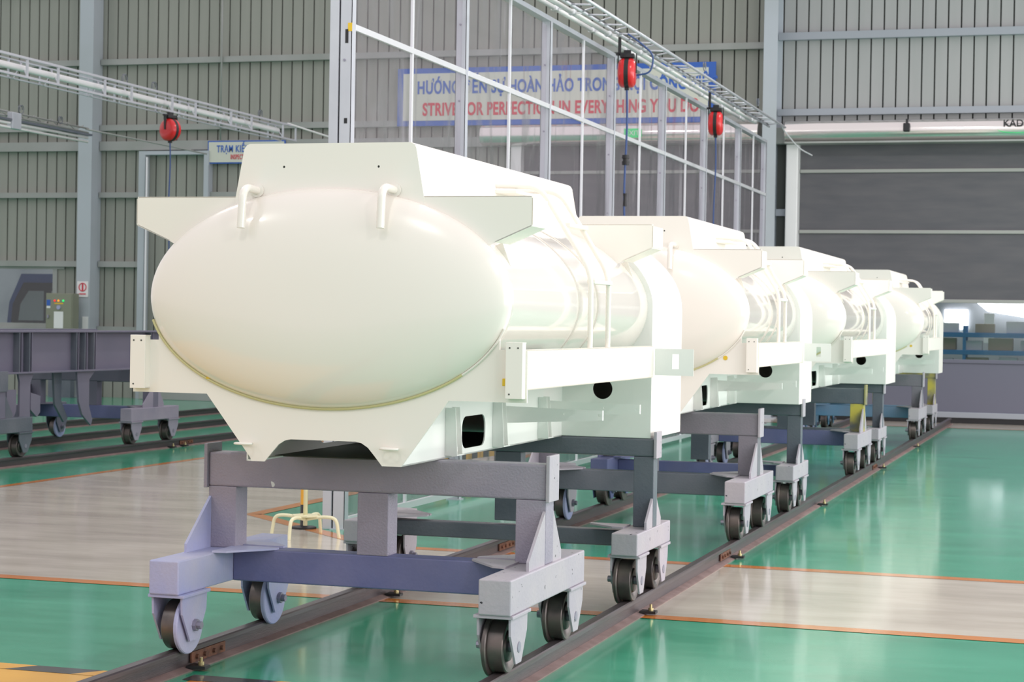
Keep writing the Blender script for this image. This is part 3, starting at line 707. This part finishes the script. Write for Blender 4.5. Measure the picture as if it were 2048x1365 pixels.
m = MB()
for q in (.5, 5.5): wireloop(m, (.2, q, .02), .07)
m.build('cable_loop', 'slate', tr1)

tr2 = empty('lighting_truss', (-16.4, 32, 5.9), 'overhead truss at upper left carrying one red hose reel, with white tube behind', 'truss')
y0, y1 = -9, 5.75
for z in (-.15, .15): MB().box(-.02, .02, y0, y1, z-.02, z+.02, .004).build('chord', 'galv', tr2)
for z in (-.14, .16): MB().box(-.36, -.33, y0, y1, z-.012, z+.012).build('chord', 'steelW', tr2)
y = y0; vt = MB(); dg = MB(); k = 0
while y < y1:
    B(-.015, .015, y, y+.04, -.15, .15).build('vertical_bar', 'galv', tr2); B(-.35, -.32, y, y+.03, -.15, .15).build('vertical_bar', 'steelW', tr2)
    MB().tube([(-.34, y+.35, .15), (0, y+.05, -.15)], .012, 6).build('diagonal_brace', 'galv', tr2); MB().tube([(-.34, y+.42, .15), (-.3, y+.1, -.15)], .010, 6).build('diagonal_brace', 'galv', tr2)
    y += .95 if k % 2 else 1.55; k += 1
B(-.015, .015, y1-.04, y1, -.15, .15).build('vertical_bar', 'galv', tr2)
MB().tube([(-.20, y0, 0.02), (-.20, y1-.5, 0.02)], .055, 12).build('light_tube', 'pvc', tr2)
MB().tube(bend([(-.02, y1-.4, .18), (0.4, y1+1.4, .0), (.9, y1+2.6, -.12)], .3), .02, 6).build('cable', 'pvc', tr2)
m = MB()
for q in (-1.6, -.5, 4.1): wireloop(m, (-.1, q, .15), .09)
m.build('cable_loop', 'slate', tr2)

tr3 = empty('lighting_truss', (-19.0, 31, 5.55), 'shorter grey lamp truss at far left, below the upper left truss', 'truss')
for x, z in ((0, -.10), (.0, -.18)): MB().tube([(x, -4, z), (x, 2.6, z)], .025, 8).build('light_tube', 'pvc', tr3)
MB().box(-.05, .05, -4, 2.7, -.06, -.02).build('lamp_body', 'slate', tr3)
for z in (.08, .0): MB().tube([(-.1, -4, z+.06), (-.1, 2.8, z+.02)], .018, 6).build('chord', 'girt', tr3)
m = MB(); y = -4
while y < 2.6: m.tube([(-.1, y, .14), (-.1, y+.3, .02)], .01, 5); m.tube([(-.1, y+.3, .02), (-.1, y+.6, .14)], .01, 5); y += .6
m.build('lacing', 'girt', tr3)
B(-.06, .06, -.2, .1, -.2, .1, .01).build('tube_bracket', 'steelW', tr3)
MB().tube(bend([(-.1, 2.7, .08), (.2, 5.2, .02), (.5, 6.8, -.05)], .4), .018, 6).build('cable', 'girt', tr3)
m = MB(); wireloop(m, (-.1, .3, .12), .08); wireloop(m, (-.1, 1.7, .08), .07); m.build('cable_loop', 'slate', tr3)

# ------------------------------------------------------------------ hose reels
def reel(loc, label, rz, L, loop=False, knob=False, strap=0):
    r = empty('hose_reel', loc, label, 'hose reel', 'red hose reels', rz=rz)
    R_ = .205
    for s in (-1, 1):
        MB().lathe([(s*.03, 0), (s*.12, .0), (s*.125, .06), (s*.12, .15), (s*.10, .185), (s*.07, R_), (s*.028, R_), (s*.028, .0)], (0, 0, -.30), 'x', 40).build('drum_cover', 'red', r)
    MB().lathe([(-.03, 0), (-.03, .208), (.03, .208), (.03, 0)], (0, 0, -.30), 'x', 40).build('drum_band', 'black', r)
    m = MB().box(-.10, .10, -.06, .06, -.09, -.03, .01).box(-.05, .05, -.03, .03, -.03, .02).box(-.16, -.05, -.03, .03, -.05, -.02)
    for s in (-1, 1): m.prism([(-.035, -.03), (.035, -.03), (.02, -.30), (-.02, -.30)], s*.128-.006, s*.128+.006, 'x')
    if strap: m.box(-.13, -.09, -.03, .03, -.05, strap)
    m.build('mounting_bracket', 'black', r)
    B(-.03, .03, -.03, .03, -.54, -.50, .008).build('hose_outlet', 'black', r)
    pts = [(0, 0, -.52)] + [(.012*math.sin(k*.9), 0, -.52 - L*k/12) for k in range(1, 13)]
    h = MB().tube(pts, .013 if not knob else .015, 8).build('hose', 'bluehose', r)
    if knob:
        MB().lathe([(-.07, .02), (-.07, .05), (-.02, .055), (-.02, .04), (.02, .04), (.02, .055), (.07, .05), (.07, .02)], (0, 0, -1.52), 'z', 14).build('hose_stopper', 'black', h)
        MB().lathe([(-.12, .012), (-.12, .03), (.0, .022), (.06, .03), (.06, .012)], (0, 0, -2.05), 'z', 10).build('hose_coupling', 'black', h)
    if loop:
        MB().tube(bend([(.13, 0, -.33), (.33, 0, -.30), (.38, 0, -.05), (.18, -.1, .12), (.02, -.2, .22)], .15), .013, 8).build('supply_hose', 'bluehose', r)
    return r
reel((-6.45, 26.4, 5.82), 'nearer red hose reel hanging in front of the plastic partition, with blue loop hose', math.radians(8), 3.3, True, True, strap=.20)
reel((-6.45, 32.9, 5.78), 'farther red hose reel hanging in front of the plastic partition', math.radians(5), 3.2, strap=.24)
reel((-16.4, 32.0, 5.71), 'red hose reel alone at the left, under the upper left truss', math.radians(68), 2.6)

# ------------------------------------------------------------------ signs
s1 = empty('wall_banner', (-11.93, 41.8, 7.12), 'long cream banner with blue and red slogan, blue border, behind the plastic sheets', 'banner')
B(-3.70, 3.72, -.02, .02, -.66, .66).build('banner_board', 'signb', s1)
B(-3.56, 3.56, -.03, -.02, -.54, .54).build('banner_face', 'signw', s1)
text('HƯỚNG ĐẾN SỰ HOÀN HẢO TRONG MỌI CÔNG VIỆC', .40, 'signb', (-3.22, -.034, .08), s1, sx=.66, bold=.012, sp=1.07)
text('STRIVE FOR PERFECTION IN EVERYTHING YOU DO', .40, 'signr', (-3.08, -.034, -.42), s1, sx=.66, bold=.012, sp=1.07)
s2 = empty('station_sign', (-19.43, 41.83, 5.91), 'small cream sign with blue border starting TRAM KIE, above the nearest tank', 'sign')
B(-1.0, 1.0, -.02, .0, -.27, .27).build('sign_board', 'signb', s2)
B(-.97, .97, -.03, -.02, -.24, .24).build('sign_face', 'signw', s2)
text('TRẠM KIỂM TRA', .23, 'signb', (-.76, -.034, 0.0), s2, sx=.66, bold=.004, sp=1.1)
text('INSPECTION STATION', .16, 'signr', (-.40, -.034, -.17), s2, sx=.52, bold=.002, sp=1.12)
s3 = empty('warning_sign', (-23.53, 41.49, 2.61), 'white sign with red prohibition circle on the left wall column', 'sign')
B(-.15, .15, -.01, .0, -.19, .19).build('sign_board', 'white', s3)
MB().tube([(.095*math.cos(2*PI*k/24), -.014, .05+.095*math.sin(2*PI*k/24)) for k in range(25)], .012, 6).build('red_ring', 'signr', s3)
MB().box(-.022, .022, -.014, -.01, -.03, .13).build('red_symbol', 'signr', s3)
MB().box(-.09, .09, -.014, -.01, -.13, -.10).build('red_caption_bar', 'signr', s3)
o = MB().box(-.08, .08, -.01, .0, -.17, .17, .003).box(-.06, .06, -.012, -.009, .1, .12).build('notice_card', 'white'); o.location = (-23.45, 41.49, 1.78); tag(o, 'small blank white card at the foot of the left wall column', 'notice')
ex = empty('exit_sign', (-9.95, 41.31, 6.19), 'small lit green exit sign under the banner', 'sign')
B(-.19, .19, 0, .06, -.1, .1, .006).build('sign_box', 'exitg', ex); text('EXIT', .15, 'white', (-.15, -.006, -.05), ex, ext=.002)
# control cabinet
cc = empty('control_cabinet', (-23.88, 41.0, 1.5), 'olive-grey electrical cabinet with red, orange and green pilot lamps beside the window', 'cabinet')
B(-.36, .36, 0, .3, 0, 1.0, .01).build('cabinet_box', 'cab', cc)
dd = B(-.34, .34, -.015, 0, .02, .98, .004).build('cabinet_door', 'cab', cc)
for x, mk in ((-.11, 'lr'), (-.01, 'lo'), (.12, 'lg')): MB().lathe([(0, .024), (-.02, .022), (-.026, .01), (-.026, 0)], (x, -.015, .82), 'y', 14).build('pilot_lamp', mk, cc)
B(-.12, .12, -.018, -.014, .74, .77).build('yellow_label', 'yellow', cc)
MB().lathe([(0, .05), (-.03, .05), (-.03, 0)], (0, -.015, .66), 'y', 18).build('meter', 'lav', cc)
B(-.13, .12, -.018, -.014, .16, .56).build('paper_notice', 'white', cc)
B(-.33, -.23, -.018, -.014, .70, .84).build('blue_label', 'signb', cc); B(-.33, -.23, -.018, -.014, .64, .69).build('white_label', 'white', cc)
MB().box(-.30, -.26, -.05, -.015, .40, .48, .006).build('door_handle', 'bolt', cc)
B(-.3, .3, .05, .25, -1.5, 0).build('cabinet_stand', 'slate', cc)

# ------------------------------------------------------------------ stand, pole, striped bar, low wall
st = empty('pipe_stand', (-6.95, 16.35, 0), 'cream bent-pipe stand on four curved legs behind the front trolley', 'stand')
for a in (10, 100, 190, 280):
    a = math.radians(a-12); c_, s_ = math.cos(a), math.sin(a)
    MB().tube(bend([(.02*c_, .02*s_, .16), (.18*c_, .18*s_, .19), (.31*c_, .31*s_, .18), (.34*c_, .34*s_, 0.0)], .08), .016, 10).build('leg', 'creampipe', st)
MB().tube([(0, 0, .10), (0, 0, 1.25)], .020, 10).build('pole', 'creampipe', st)
MB().prism(circle(0, 0, .13, 6), .185, .20, 'z').build('centre_plate', 'creampipe', st)
pl = empty('barrier_post', (-7.22, 16.95, 0), 'black and yellow barrier post behind the cream pipe stand', 'post')
for k in range(6): MB().lathe([(0, 0), (0, .035), (.21, .035), (.21, 0)], (0, 0, .02+.21*k*1.0), 'z', 14).build('post_band', 'hazk' if k % 2 == 0 else 'hazy', pl)
MB().lathe([(0, 0), (0, .12), (.02, .12), (.03, .04), (.03, 0)], (0, 0, 0), 'z', 20).build('post_base', 'black', pl)
br = empty('striped_bar', (-7.87, 24.1, .25), 'black and yellow striped bar on low blocks beyond the plastic partition', 'barrier', rz=math.radians(-8))
for k in range(12): B(-.05, .05, -1.0+k*.17, -1.0+(k+1)*.17-.001, -.05, .05, .004).build('bar_band', 'hazk' if k % 2 else 'hazy', br)
for y in (-.8, .8): B(-.06, .06, y-.05, y+.05, -.25, -.05, .004).build('bar_foot', 'groove', br)
lw = MB().box(-22, -9, 41.5, 41.95, 0, .35, .01).build('trim_90', 'girt', kind='structure')
